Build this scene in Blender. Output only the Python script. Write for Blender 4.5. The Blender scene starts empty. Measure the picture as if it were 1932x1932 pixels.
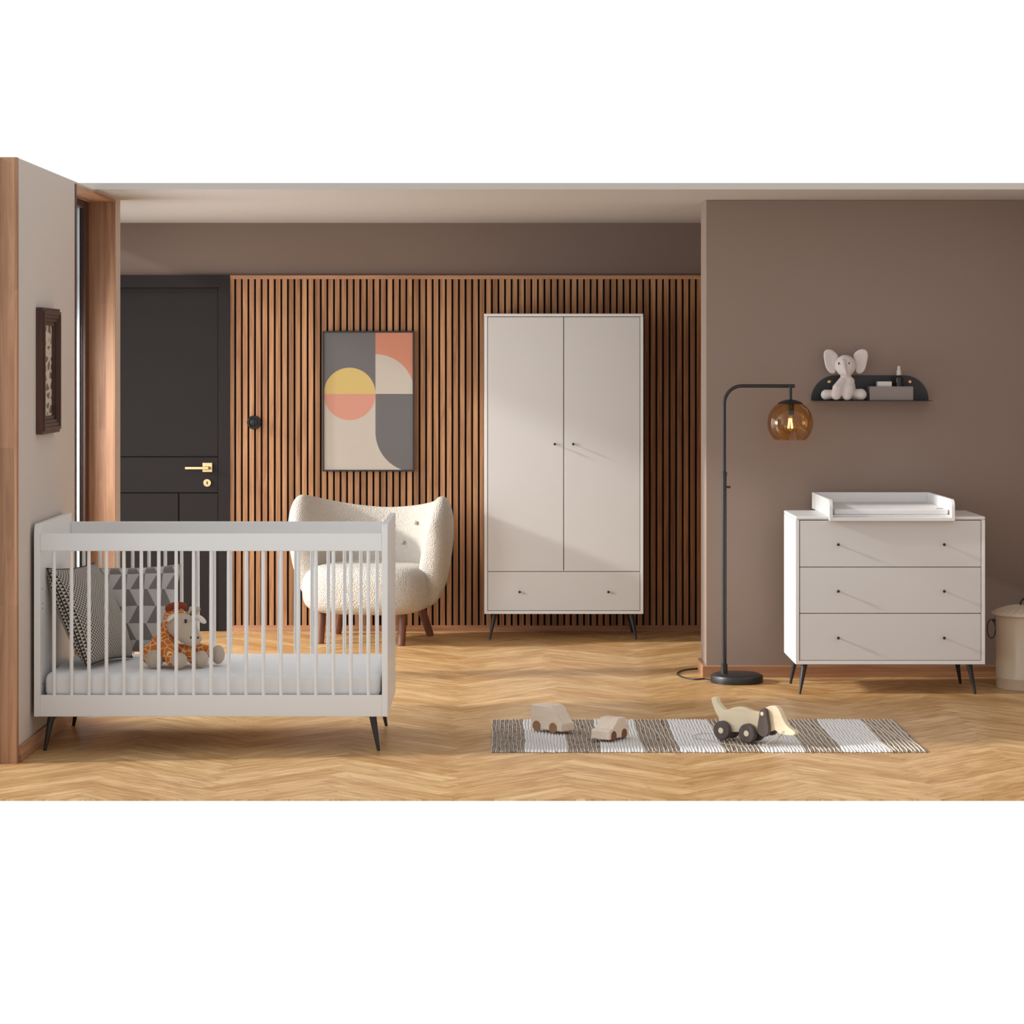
import bpy, bmesh, math, random
from mathutils import Vector, Matrix
random.seed(7)
C = bpy.context.scene.collection
PI = math.pi
F = 4762.0; VX = 945.0; VY = 675.0; HC = 1.606
WX = lambda px, D: (px-VX)*D/F
WZ = lambda py, D: HC-(py-VY)*D/F

# ------------------------------------------------------------------ nodes
def lin(r, g, b):
    f = lambda c: ((c/255+0.055)/1.055)**2.4 if c > 10 else c/255/12.92
    return (f(r), f(g), f(b), 1)

class NT:
    def __init__(s, name):
        s.mat = bpy.data.materials.new(name); s.mat.use_nodes = True
        s.t = s.mat.node_tree; s.b = s.t.nodes['Principled BSDF']
    def n(s, typ, **kw):
        nd = s.t.nodes.new(typ)
        for k, v in kw.items(): setattr(nd, k, v)
        return nd
    def put(s, sock, v):
        if v is None: return
        if isinstance(v, bpy.types.NodeSocket): s.t.links.new(v, sock)
        else: sock.default_value = v
    def m(s, op, a, b=None, c=None):
        nd = s.n('ShaderNodeMath', operation=op)
        for i, v in enumerate((a, b, c)): s.put(nd.inputs[i], v)
        return nd.outputs[0]
    def obj(s):
        tc = s.n('ShaderNodeTexCoord'); sp = s.n('ShaderNodeSeparateXYZ')
        s.t.links.new(tc.outputs['Object'], sp.inputs[0])
        return tc.outputs['Object'], sp.outputs[0], sp.outputs[1], sp.outputs[2]
    def uv(s):
        tc = s.n('ShaderNodeTexCoord'); sp = s.n('ShaderNodeSeparateXYZ')
        s.t.links.new(tc.outputs['UV'], sp.inputs[0])
        return tc.outputs['UV'], sp.outputs[0], sp.outputs[1]
    def vec(s, x, y, z):
        nd = s.n('ShaderNodeCombineXYZ')
        for i, v in enumerate((x, y, z)): s.put(nd.inputs[i], v)
        return nd.outputs[0]
    def noise(s, v, sc=5., det=3., rough=.55, dist=0.):
        nd = s.n('ShaderNodeTexNoise'); s.put(nd.inputs['Vector'], v)
        nd.inputs['Scale'].default_value = sc; nd.inputs['Detail'].default_value = det
        nd.inputs['Roughness'].default_value = rough; nd.inputs['Distortion'].default_value = dist
        return nd.outputs['Fac']
    def wn(s, v):
        nd = s.n('ShaderNodeTexWhiteNoise', noise_dimensions='3D'); s.put(nd.inputs['Vector'], v)
        return nd.outputs['Value']
    def mix(s, f, a, b, blend='MIX'):
        nd = s.n('ShaderNodeMix', data_type='RGBA', blend_type=blend)
        s.put(nd.inputs[0], f); s.put(nd.inputs[6], a); s.put(nd.inputs[7], b)
        return nd.outputs[2]
    def fmix(s, f, a, b):
        nd = s.n('ShaderNodeMix', data_type='FLOAT')
        s.put(nd.inputs[0], f); s.put(nd.inputs[2], a); s.put(nd.inputs[3], b)
        return nd.outputs[0]
    def ss(s, v, lo, hi):
        nd = s.n('ShaderNodeMapRange', interpolation_type='SMOOTHSTEP')
        s.put(nd.inputs[0], v); nd.inputs[1].default_value = lo; nd.inputs[2].default_value = hi
        return nd.outputs[0]
    def bump(s, h, st=.3, d=.01):
        nd = s.n('ShaderNodeBump'); nd.inputs['Strength'].default_value = st
        nd.inputs['Distance'].default_value = d; s.put(nd.inputs['Height'], h)
        s.t.links.new(nd.outputs[0], s.b.inputs['Normal'])
    def col(s, c): s.put(s.b.inputs['Base Color'], c)
    def set(s, **kw):
        for k, v in kw.items(): s.put(s.b.inputs[k.replace('_', ' ')], v)

def plain(name, c, rough=.5, metal=0., var=.04, nsc=6., bump=0., bsc=60., spec=.5):
    t = NT(name); o, x, y, z = t.obj()
    n = t.noise(o, nsc, 3)
    a = tuple(v*(1-var) for v in c[:3])+(1,); b = tuple(min(1, v*(1+var)) for v in c[:3])+(1,)
    t.col(t.mix(n, a, b)); t.set(Roughness=rough, Metallic=metal)
    t.b.inputs['Specular IOR Level'].default_value = spec
    if bump: t.bump(t.noise(o, bsc, 2), bump, .002)
    return t.mat

def wood(name, c1, c2, axis=2, sc=1., rough=.45, idpitch=None, idx0=0., idaxis=0, tone=.35, seg=False):
    t = NT(name); o, x, y, z = t.obj(); xyz = [x, y, z]
    if idpitch:
        i = t.m('FLOOR', t.m('DIVIDE', t.m('SUBTRACT', xyz[idaxis], idx0), idpitch))
    else: i = t.m('MULTIPLY', 1., 1.)
    r = t.wn(t.vec(i, 3.7, 1.3))
    if seg:
        r = t.wn(t.vec(i, t.m('FLOOR', t.m('MULTIPLY', xyz[axis], 1.6)), 2.1))
    s = [34.*sc]*3; s[axis] = 1.6*sc
    v = t.vec(*[t.m('ADD', t.m('MULTIPLY', xyz[k], s[k]), t.m('MULTIPLY', i, 3.17)) for k in range(3)])
    n1 = t.noise(v, 1., 4, .6, 1.2)
    s2 = [180.*sc]*3; s2[axis] = 5*sc
    n2 = t.noise(t.vec(*[t.m('MULTIPLY', xyz[k], s2[k]) for k in range(3)]), 1., 2, .5)
    f = t.m('ADD', t.m('MULTIPLY', t.ss(n1, .3, .7), .75), t.m('MULTIPLY', n2, .3))
    c = t.mix(f, c1, c2)
    if idpitch or seg:
        c = t.mix(1., c, t.mix(r, (1-tone, 1-tone*1.1, 1-tone*1.25, 1), (1, 1, 1, 1)), 'MULTIPLY')
    t.col(c); t.set(Roughness=rough)
    t.bump(n1, .08, .002)
    return t.mat

def floor_mat():
    t = NT('oak_herringbone'); o, x, y, z = t.obj(); pw = .105; n = 6.; k = 1/math.sqrt(2)/pw
    u = t.m('MULTIPLY', t.m('ADD', x, t.m('ADD', y, .31)), k); v = t.m('MULTIPLY', t.m('SUBTRACT', y, x), k)
    i = t.m('FLOOR', u); j = t.m('FLOOR', v)
    m = t.m('FLOORED_MODULO', t.m('ADD', t.m('SUBTRACT', i, j), .01), 2*n); m = t.m('FLOOR', m)
    H = t.m('LESS_THAN', m, n-.5)
    mv = t.m('SUBTRACT', m, n); j1 = t.m('ADD', j, mv)
    ida = t.fmix(H, i, t.m('SUBTRACT', i, m)); idb = t.fmix(H, j1, j)
    along = t.fmix(H, t.m('SUBTRACT', v, t.m('SUBTRACT', j1, n-1)), t.m('SUBTRACT', u, t.m('SUBTRACT', i, m)))
    acr = t.fmix(H, t.m('SUBTRACT', u, i), t.m('SUBTRACT', v, j))
    r = t.wn(t.vec(ida, idb, t.m('MULTIPLY', H, 5.3))); r2 = t.wn(t.vec(idb, ida, t.m('ADD', H, 9.3)))
    sh = t.m('MULTIPLY', r2, 41.)
    g1 = t.noise(t.vec(t.m('ADD', t.m('MULTIPLY', along, .5), sh), t.m('MULTIPLY', acr, 3.0), sh), 1., 4, .6, .5)
    g2 = t.noise(t.vec(t.m('ADD', t.m('MULTIPLY', along, 1.3), sh), t.m('MULTIPLY', acr, 22.), sh), 1., 3, .6, .4)
    f = t.m('ADD', t.m('MULTIPLY', t.ss(g1, .3, .72), .6), t.m('MULTIPLY', g2, .4))
    c = t.mix(f, FL1, FL2)
    c = t.mix(1., c, t.mix(r, (.79, .69, .56, 1), (1.0, 1.0, 1.0, 1)), 'MULTIPLY')
    kn = t.noise(t.vec(t.m('ADD', t.m('MULTIPLY', along, 1.1), sh), t.m('MULTIPLY', acr, 3.2), t.m('ADD', sh, 5.)), 1.6, 2, .5)
    c = t.mix(t.m('MULTIPLY', t.ss(kn, .70, .80), .8), c, (.12, .055, .02, 1))
    e = t.m('MINIMUM', t.m('MINIMUM', acr, t.m('SUBTRACT', 1., acr)), t.m('MINIMUM', along, t.m('SUBTRACT', n, along)))
    gr = t.m('SUBTRACT', 1., t.ss(e, .006, .022))
    c = t.mix(t.m('MULTIPLY', gr, .45), c, (.15, .07, .025, 1))
    t.col(c); t.set(Roughness=t.fmix(g2, .30, .46)); t.b.inputs['Specular IOR Level'].default_value = .4
    t.bump(t.m('SUBTRACT', t.m('MULTIPLY', g2, .15), gr), .12, .002)
    return t.mat

FL1 = (.42, .215, .080, 1); FL2 = (.86, .60, .30, 1)
M = {}
M['floor'] = floor_mat()
M['white'] = plain('white_lacquer', (.80, .79, .775), .38, var=.01)
M['front'] = plain('white_matt_front', (.68, .66, .64), .5, var=.01)
M['ceil'] = plain('pale_ceiling_paint', (.50, .46, .42), .9, var=.01)
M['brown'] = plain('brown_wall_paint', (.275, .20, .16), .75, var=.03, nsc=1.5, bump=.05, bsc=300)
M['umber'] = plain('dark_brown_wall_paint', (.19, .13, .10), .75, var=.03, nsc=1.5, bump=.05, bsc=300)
M['beige'] = plain('beige_wall_paint', (.60, .515, .45), .8, var=.02, nsc=1.5, bump=.05, bsc=300)
M['door'] = plain('anthracite_lacquer', (.024, .020, .0195), .7, var=.05, spec=.12)
M['black'] = plain('black_metal', (.017, .0155, .0155), .42, var=.05)
M['blackgloss'] = plain('black_gloss', (.012, .011, .011), .15, var=.05)
M['profile'] = plain('white_window_profile', (.52, .56, .58), .4)
M['gap'] = plain('dark_gap', (.012, .009, .008), .9)
M['brass'] = plain('brass', (.50, .36, .19), .38, 1., var=.05)
M['slat'] = wood('walnut_slats', (.27, .105, .042, 1), (.58, .30, .135, 1), 2, 1., .55, .03865, -1.5662, 0, .4)
M['trimv'] = wood('walnut_trim_vertical', (.29, .125, .058, 1), (.53, .28, .145, 1), 2, .7, .5, .035, .0, 0, .28, True)
M['trimx'] = wood('walnut_trim_cross', (.29, .125, .058, 1), (.53, .28, .145, 1), 0, .7, .5)
M['trimy'] = wood('walnut_trim_deep', (.29, .125, .058, 1), (.53, .28, .145, 1), 1, .7, .5)
M['darkwood'] = wood('dark_stained_wood', (.032, .012, .007, 1), (.10, .035, .018, 1), 2, 1., .5)
M['legwood'] = wood('walnut_legs', (.10, .035, .018, 1), (.20, .075, .04, 1), 2, 1., .4)
M['toyA'] = wood('beech_toy', (.74, .59, .45, 1), (.86, .72, .58, 1), 0, 1.6, .6)
M['toyB'] = wood('light_toy', (.78, .65, .44, 1), (.88, .76, .54, 1), 0, 1., .55)
M['toywheel'] = wood('brown_toy_wheel', (.26, .12, .055, 1), (.38, .19, .09, 1), 2, 2., .55)
M['toycar'] = wood('reddish_toy_wheel', (.16, .05, .022, 1), (.26, .09, .04, 1), 2, 2., .55)
M['walnutdark'] = wood('dark_walnut_toy', (.075, .05, .045, 1), (.125, .09, .08, 1), 2, 2., .6)
M['cord'] = plain('beige_string', (.55, .46, .32), .8)
M['mattress'] = plain('white_cotton', (.80, .79, .78), .85, var=.02, bump=.25, bsc=90)
M['tin'] = plain('cream_enamel', (.64, .54, .41), .22, var=.02)
M['box'] = plain('taupe_plastic', (.26, .215, .20), .6)
M['soap'] = plain('cream_soap', (.72, .68, .60), .6)
M['bottle'] = plain('black_glass', (.012, .011, .011), .08)
M['cap'] = plain('clear_cap', (.62, .56, .52), .2)
M['eye'] = plain('black_eye', (.006, .006, .006), .15)
M['mane'] = plain('red_brown_mane', (.24, .045, .014), .9, bump=.5, bsc=150)
M['gold'] = plain('copper_screw', (.70, .38, .20), .3, 1.)

def fuzzy(name, c, sc=90., st=.6, d=.004, var=.06):
    t = NT(name); o, x, y, z = t.obj()
    n = t.noise(o, sc, 3, .6)
    vo = t.n('ShaderNodeTexVoronoi'); t.put(vo.inputs['Vector'], o); vo.inputs['Scale'].default_value = sc*1.1
    h = t.m('SUBTRACT', t.m('MULTIPLY', n, 1.), vo.outputs['Distance'])
    t.col(t.mix(n, tuple(v*(1-var) for v in c)+(1,), tuple(v*(1+var) for v in c)+(1,)))
    t.set(Roughness=.95); t.b.inputs['Sheen Weight'].default_value = .25
    t.bump(h, st, d); return t.mat
M['boucle'] = fuzzy('cream_boucle', (.55, .505, .44), 135., .8, .006)
M['plush'] = fuzzy('pale_grey_plush', (.68, .61, .575), 130., .3, .002)
M['tan'] = fuzzy('tan_plush', (.50, .40, .31), 160., .25, .002)
M['earwhite'] = fuzzy('cream_plush', (.74, .70, .60), 160., .25, .002)

def giraffe_mat():
    t = NT('giraffe_plush'); o, x, y, z = t.obj()
    vo = t.n('ShaderNodeTexVoronoi', feature='DISTANCE_TO_EDGE'); t.put(vo.inputs['Vector'], o); vo.inputs['Scale'].default_value = 38.
    c = t.mix(t.ss(vo.outputs['Distance'], .03, .07), (.80, .58, .33, 1), (.60, .16, .02, 1))
    t.col(c); t.set(Roughness=.95); t.bump(t.noise(o, 160., 2), .3, .002); return t.mat
M['giraffe'] = giraffe_mat()

def tri_mat():
    # small triangle print: three sheared line families select alternate triangles
    t = NT('triangle_print_cotton'); o, u, v = t.uv(); p = 56.
    a = t.m('MULTIPLY', u, p); b = t.m('MULTIPLY', v, p)
    fa = t.m('FRACT', a); fb = t.m('FRACT', b)
    q = t.m('LESS_THAN', t.m('ADD', fa, fb), 1.)
    chk = t.m('FLOORED_MODULO', t.m('ADD', t.m('FLOOR', a), t.m('FLOOR', b)), 2.)
    par = t.m('LESS_THAN', chk, .5)
    q2 = t.m('LESS_THAN', fa, fb)
    f = t.fmix(par, q2, q)
    t.col(t.mix(f, (.035, .028, .025, 1), (.58, .52, .45, 1))); t.set(Roughness=.9); return t.mat
M['tri'] = tri_mat()

def geo_mat():
    t = NT('geometric_grey_cotton'); o, u, v = t.uv()
    rows = t.m('MULTIPLY_ADD', v, 5.2, .34); fr = t.m('FRACT', rows); row = t.m('FLOOR', rows)
    odd = t.m('LESS_THAN', t.m('FLOORED_MODULO', row, 2.), .5)
    tt = t.m('SUBTRACT', 1., fr); fu = t.m('FRACT', t.m('MULTIPLY_ADD', u, 5.55, .36))
    A = t.m('LESS_THAN', fu, t.m('MULTIPLY_ADD', tt, -.46, .70)); B = t.m('GREATER_THAN', fu, t.m('MULTIPLY_ADD', tt, .52, .18))
    c = t.mix(t.fmix(odd, B, A), (.20, .17, .155, 1), (.52, .465, .43, 1))
    t.col(c); t.set(Roughness=.9); return t.mat
M['geo'] = geo_mat()

def art_mat():
    # print of circle, quarter circles and blocks; UV 0..1 over 168 x 256
    t = NT('geometric_poster'); o, u, v = t.uv()
    X = t.m('MULTIPLY', u, 168.); Y = t.m('MULTIPLY', t.m('SUBTRACT', 1., v), 256.)
    def circ(cx, cy, r):
        dx = t.m('SUBTRACT', X, cx); dy = t.m('SUBTRACT', Y, cy)
        return t.m('LESS_THAN', t.m('SQRT', t.m('ADD', t.m('MULTIPLY', dx, dx), t.m('MULTIPLY', dy, dy))), r)
    lt = lambda a, b: t.m('LESS_THAN', a, b); mul = lambda a, b: t.m('MULTIPLY', a, b)
    L = lt(X, 97.5); T = lt(Y, 114.4); R = t.m('SUBTRACT', 1., L); B = t.m('SUBTRACT', 1., T)
    cream = (.47, .40, .33, 1); grey = (.115, .10, .094, 1); orange = (.52, .19, .10, 1)
    c = t.mix(1., cream, cream)
    c = t.mix(mul(L, T), c, grey)
    cl = circ(48.6, 114.4, 48.9)
    c = t.mix(mul(cl, T), c, (.54, .38, .115, 1)); c = t.mix(mul(mul(cl, B), L), c, (.54, .23, .155, 1))
    c = t.mix(mul(R, T), c, orange); c = t.mix(mul(mul(R, T), circ(97.5, 114.4, 74)), c, cream)
    low = t.m('GREATER_THAN', Y, 184.9); out = t.m('SUBTRACT', 1., circ(97.5+75, 184.9, 75)); 
    left = lt(X, 172.5)
    cut = mul(mul(low, out), left)
    c = t.mix(mul(R, B), c, t.mix(cut, grey, cream))
    t.col(c); t.set(Roughness=.12); t.b.inputs['Coat Weight'].default_value = .6; t.b.inputs['Coat Roughness'].default_value = .02
    return t.mat
M['art'] = art_mat()

def print_mat():
    t = NT('patterned_print'); o, x, y, z = t.obj()
    vo = t.n('ShaderNodeTexVoronoi', feature='DISTANCE_TO_EDGE')
    t.put(vo.inputs['Vector'], t.vec(0., t.m('MULTIPLY', y, 12.), t.m('MULTIPLY', z, 26.))); vo.inputs['Scale'].default_value = 1.
    t.col(t.mix(t.ss(vo.outputs['Distance'], .1, .2), (.60, .49, .38, 1), (.16, .10, .065, 1))); t.set(Roughness=.6); return t.mat
M['print'] = print_mat()

def glassy(name, tint, refl=.12, base=.03):
    m = bpy.data.materials.new(name); m.use_nodes = True; nt = m.node_tree; nt.nodes.clear()
    tr = nt.nodes.new('ShaderNodeBsdfTransparent'); tr.inputs[0].default_value = tint
    gl = nt.nodes.new('ShaderNodeBsdfGlossy'); gl.inputs['Roughness'].default_value = .02
    ly = nt.nodes.new('ShaderNodeLayerWeight'); pw = nt.nodes.new('ShaderNodeMath'); pw.operation = 'POWER'; pw.inputs[1].default_value = 4.
    nt.links.new(ly.outputs['Facing'], pw.inputs[0]); lw = nt.nodes.new('ShaderNodeMath'); lw.operation = 'MULTIPLY_ADD'
    nt.links.new(pw.outputs[0], lw.inputs[0]); lw.inputs[1].default_value = .7; lw.inputs[2].default_value = .045
    mx = nt.nodes.new('ShaderNodeMixShader'); out = nt.nodes.new('ShaderNodeOutputMaterial')
    nt.links.new(lw.outputs[0], mx.inputs[0]); nt.links.new(tr.outputs[0], mx.inputs[1]); nt.links.new(gl.outputs[0], mx.inputs[2])
    nt.links.new(mx.outputs[0], out.inputs[0]); return m
M['amber'] = glassy('amber_glass', (.93, .80, .60, 1))
M['bulb'] = glassy('bulb_glass', (.95, .9, .8, 1))
M['pane'] = glassy('window_glass', (.97, .98, .98, 1))
def emit(name, c, s):
    m = bpy.data.materials.new(name); m.use_nodes = True; b = m.node_tree.nodes['Principled BSDF']
    b.inputs['Base Color'].default_value = c; b.inputs['Emission Color'].default_value = c
    b.inputs['Emission Strength'].default_value = s; return m
M['filament'] = emit('glowing_filament', (1, .62, .25, 1), 12.)
def rug_mat():
    t = NT('grey_brown_yarn'); o, x, y, z = t.obj()
    n = t.noise(t.vec(t.m('MULTIPLY', x, 60.), t.m('MULTIPLY', y, 16.), 0.), 1., 4, .7); n2 = t.noise(o, 260., 2)
    c = t.mix(t.ss(n, .50, .62), (.31, .255, .215, 1), (.06, .042, .036, 1))
    c = t.mix(t.m('MULTIPLY', n2, .35), c, (.5, .43, .36, 1))
    t.col(c); t.set(Roughness=.95); t.bump(n2, .6, .002); return t.mat
M['rugdark'] = rug_mat()
M['rugcream'] = plain('cream_cord', (.66, .54, .42), .95, var=.08, nsc=120.)
M['rugwhite'] = plain('white_yarn', (.74, .71, .68), .95, var=.12, nsc=90., bump=.6, bsc=200)

# ------------------------------------------------------------------ mesh helpers
def bm_(): return bmesh.new()
def box(bm, x0, x1, y0, y1, z0, z1):
    v = [bm.verts.new((x, y, z)) for z in (z0, z1) for y in (y0, y1) for x in (x0, x1)]
    for f in ((0, 2, 3, 1), (4, 5, 7, 6), (0, 1, 5, 4), (2, 6, 7, 3), (0, 4, 6, 2), (1, 3, 7, 5)):
        bm.faces.new([v[i] for i in f])
    return bm
def frustum(bm, a, b, ra, rb, n=20, caps=True):
    a = Vector(a); b = Vector(b); d = (b-a).normalized()
    p = d.orthogonal().normalized(); q = d.cross(p)
    A = [bm.verts.new(a+ra*(math.cos(2*PI*i/n)*p+math.sin(2*PI*i/n)*q)) for i in range(n)]
    B = [bm.verts.new(b+rb*(math.cos(2*PI*i/n)*p+math.sin(2*PI*i/n)*q)) for i in range(n)]
    for i in range(n): bm.faces.new((A[i], A[(i+1) % n], B[(i+1) % n], B[i]))
    if caps: bm.faces.new(A[::-1]); bm.faces.new(B)
    return bm
def tube(bm, pts, r, n=10, closed=False):
    pts = [Vector(p) for p in pts]; rings = []; N = len(pts); pr = None
    for k, p in enumerate(pts):
        a = pts[(k-1) % N] if (closed or k > 0) else p; b = pts[(k+1) % N] if (closed or k < N-1) else p
        d = (b-a).normalized()
        if pr is None: u = d.orthogonal().normalized()
        else:
            u = pr-d*pr.dot(d); u.normalize()
        pr = u; w = d.cross(u); rr = r[k] if isinstance(r, (list, tuple)) else r
        rings.append([bm.verts.new(p+rr*(math.cos(2*PI*i/n)*u+math.sin(2*PI*i/n)*w)) for i in range(n)])
    for k in range(N if closed else N-1):
        A = rings[k]; B = rings[(k+1) % N]
        for i in range(n): bm.faces.new((A[i], A[(i+1) % n], B[(i+1) % n], B[i]))
    if not closed: bm.faces.new(rings[0][::-1]); bm.faces.new(rings[-1])
    return bm
def lathe(bm, prof, c=(0, 0, 0), n=48):
    """profile of (r, z) around the vertical through c"""
    rings = []
    for r, z in prof:
        if r < 1e-5: rings.append([bm.verts.new((c[0], c[1], c[2]+z))])
        else: rings.append([bm.verts.new((c[0]+r*math.cos(2*PI*i/n), c[1]+r*math.sin(2*PI*i/n), c[2]+z)) for i in range(n)])
    for A, B in zip(rings, rings[1:]):
        for i in range(n):
            j = (i+1) % n
            if len(A) == 1 and len(B) == 1: continue
            if len(A) == 1: bm.faces.new((A[0], B[j], B[i]))
            elif len(B) == 1: bm.faces.new((A[i], A[j], B[0]))
            else: bm.faces.new((A[i], A[j], B[j], B[i]))
    return bm
def prism(bm, pts, org, U, V, Wd, t):
    """outline pts (u, v) in plane U, V at org, thickness t along Wd"""
    org = Vector(org); U = Vector(U); V = Vector(V); Wd = Vector(Wd)
    A = [bm.verts.new(org+u*U+v*V) for u, v in pts]; B = [bm.verts.new(org+u*U+v*V+t*Wd) for u, v in pts]
    n = len(pts); bm.faces.new(A); bm.faces.new(B[::-1])
    for i in range(n): bm.faces.new((A[i], B[i], B[(i+1) % n], A[(i+1) % n]))
    return bm
def ball(bm, c, r, rot=None, seg=20):
    m = Matrix.Translation(Vector(c))
    if rot is not None: m = m @ rot
    r = (r, r, r) if not isinstance(r, (tuple, list)) else r
    m = m @ Matrix.Diagonal((r[0], r[1], r[2], 1))
    bmesh.ops.create_uvsphere(bm, u_segments=seg, v_segments=seg//2+2, radius=1, matrix=m)
    return bm
def rootloc(o):
    v = Vector((0, 0, 0))
    while o is not None: v += o.location; o = o.parent
    return v
def obj(name, bm, mat, parent=None, bev=0., smooth=False, local=False, segs=2, origin=None, ang=40):
    if parent is not None and not local: bmesh.ops.translate(bm, verts=bm.verts, vec=-rootloc(parent))
    if parent is None and origin is not None: bmesh.ops.translate(bm, verts=bm.verts, vec=-Vector(origin))
    bmesh.ops.recalc_face_normals(bm, faces=bm.faces)
    me = bpy.data.meshes.new(name); bm.to_mesh(me); bm.free()
    o = bpy.data.objects.new(name, me); C.objects.link(o)
    for m in (mat if isinstance(mat, list) else [mat]): me.materials.append(m)
    if parent is not None: o.parent = parent
    elif origin is not None: o.location = origin
    if bev:
        b = o.modifiers.new('bevel', 'BEVEL'); b.width = bev; b.segments = segs; b.limit_method = 'ANGLE'; b.angle_limit = math.radians(ang)
        b.harden_normals = False
    if smooth:
        for p in me.polygons: p.use_smooth = True
        if smooth == 'auto':
            try: me.set_sharp_from_angle(angle=math.radians(38))
            except Exception: pass
    return o
def tag(o, label=None, cat=None, group=None, kind=None):
    if label: o['label'] = label
    if cat: o['category'] = cat
    if group: o['group'] = group
    if kind: o['kind'] = kind
    return o
def thing(name, loc, label, cat, rz=0., kind=None, group=None):
    o = bpy.data.objects.new(name, None); C.objects.link(o); o.location = loc; o.rotation_euler = (0, 0, rz)
    o.empty_display_size = .05
    return tag(o, label, cat, group, kind)
def remesh(o, vs=.004, sm=3):
    r = o.modifiers.new('remesh', 'REMESH'); r.mode = 'VOXEL'; r.voxel_size = vs; r.use_smooth_shade = True
    if sm:
        s = o.modifiers.new('smooth', 'SMOOTH'); s.iterations = sm; s.factor = .5
    return o

# ------------------------------------------------------------------ room shell
D_FRONT = 9.18; D_BACK = 14.86; XL = -1.918; XR = 2.92; ZC = 2.40; XH = -2.62
S = 'structure'
bm = box(bm_(), -2.13, XR+.1, D_FRONT, 12.80, -.006, 0); box(bm, XH, XR+.1, 12.80, D_BACK+.1, -.006, 0)
bmesh.ops.remove_doubles(bm, verts=bm.verts, dist=1e-5)
tag(obj('floor', bm, M['floor']), 'honey oak herringbone parquet floor running through the whole room', 'floor', kind=S)
tag(obj('ceiling', box(box(bm_(), -2.13, XR+.1, 11.90, 12.80, ZC, ZC+.03), XH, XR+.1, 12.80, D_BACK+.1, ZC, ZC+.03), M['ceil']), 'plain pale taupe ceiling above the room', 'ceiling', kind=S)
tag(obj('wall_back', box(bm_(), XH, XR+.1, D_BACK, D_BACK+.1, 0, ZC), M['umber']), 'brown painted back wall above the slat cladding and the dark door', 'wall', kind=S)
WB0, WB1 = 11.36, 12.545
bm = bm_()
box(bm, XL-.125, XL, 10.02, WB0, 0, ZC)
box(bm, XL-.125, XL, WB0, WB1, 2.392, ZC)
box(bm, XL-.125, XL, WB1, 12.72, 0, ZC)
tag(obj('wall_left', bm, M['beige']), 'light beige wall on the left behind the cot', 'wall', kind=S)
DP = 12.70; PX = 1.032
tag(obj('wall_right', box(bm_(), PX, XR, DP, 13.02, 0, ZC), M['brown'], bev=.003), 'brown partition wall behind the chest of drawers and the lamp', 'wall', kind=S)
tag(obj('wall_side', box(bm_(), XR, XR+.1, D_FRONT, D_BACK, 0, ZC), M['brown']), 'brown side wall at the far right end of the room', 'wall', kind=S)
# skirting
tag(obj('baseboard_left', box(bm_(), XL, XL+.016, 10.025, WB0-.01, 0, .064), M['trimy'], bev=.002), 'walnut skirting board along the beige left wall', 'skirting board', kind=S)
bm = box(bm_(), PX-.018, XR, DP-.016, DP, 0, .058); box(bm, PX-.018, PX, DP, 13.02, 0, .058)
tag(obj('baseboard_right', bm, M['trimx'], bev=.0015), 'walnut skirting board along the brown partition wall', 'skirting board', kind=S)
# casing at the near end of the left wall
bm = box(bm_(), -1.984, -1.9135, 9.985, 10.018, 0, ZC)
tag(obj('trim_1', bm, M['trimv'], bev=.002), 'tall walnut casing board at the near end of the left wall', 'door casing', kind=S)
tag(obj('trim_2', box(bm_(), -2.13, -1.988, 9.978, 10.018, 0, ZC), M['trimv'], bev=.002), 'walnut jamb strip cut by the left edge of the photo', 'door casing', kind=S)
# window in the left wall
w = thing('window_1', (-2.03, 12.03, 0), 'tall window door with walnut frame in the left wall', 'window', kind=S)
bm = bm_(); box(bm, -2.046, XL+.003, WB1-.012, WB1-.0005, 0, 2.390); obj('jamb', bm, M['trimv'], w)
bm = bm_(); box(bm, -2.046, XL+.003, WB0+.001, WB0+.038, 0, 2.390); obj('jamb', bm, M['darkwood'], w)
bm = bm_(); box(bm, -2.046, XL+.003, WB0+.038, WB1-.012, 2.380, 2.391); obj('head_lining', bm, M['trimy'], w)
bm = bm_(); box(bm, -2.066, -2.046, 12.43, WB1-.002, 0, 2.380); box(bm, -2.10, -2.046, WB0+.001, 11.44, 0, 2.380)
box(bm, -2.10, -2.046, 11.44, 12.41, 2.345, 2.380); obj('sash_frame', bm, M['darkwood'], w, bev=.002)
obj('gasket', box(bm_(), -2.0715, -2.0655, 12.412, 12.43, .0, 2.345), M['gap'], w)
tag(obj('frame_profile', box(bm_(), -2.098, -2.0715, 12.405, 12.43, .0, 2.345), M['profile'], w), 'white edge profile of the window')
obj('glass', box(bm_(), -2.084, -2.078, 11.44, 12.405, 0, 2.345), M['pane'], w)

# ------------------------------------------------------------------ back door
DB = D_BACK; sB = F/(DB-.03)
fx = lambda px: WX(px, DB-.03); fz = lambda py: WZ(py, DB-.03)
dl, dr = -2.46, fx(411.5)
door = thing('door_1', ((dl+dr)/2, DB, 0), 'anthracite grey flush door with grooved panels and brass handle', 'door', kind=S)
bm = bm_(); box(bm, dr+.003, fx(434), DB-.045, DB, 0, fz(519)); box(bm, dl-.08, dr+.003, DB-.045, DB, fz(542.2), fz(519))
box(bm, dl-.08, dl-.003, DB-.045, DB, 0, fz(542.2)); obj('door_frame', bm, M['door'], door, bev=.001)
bm = bm_(); g = .0035
zs = [.004, fz(930), fz(862), fz(544)]
box(bm, dl, dr-.0, DB-.014, DB, .004, zs[3])
box(bm, dl, dr, DB-.032, DB-.014, zs[2]+g, zs[3]); box(bm, dl, dr, DB-.032, DB-.014, zs[1]+g, zs[2]-g)
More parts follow.
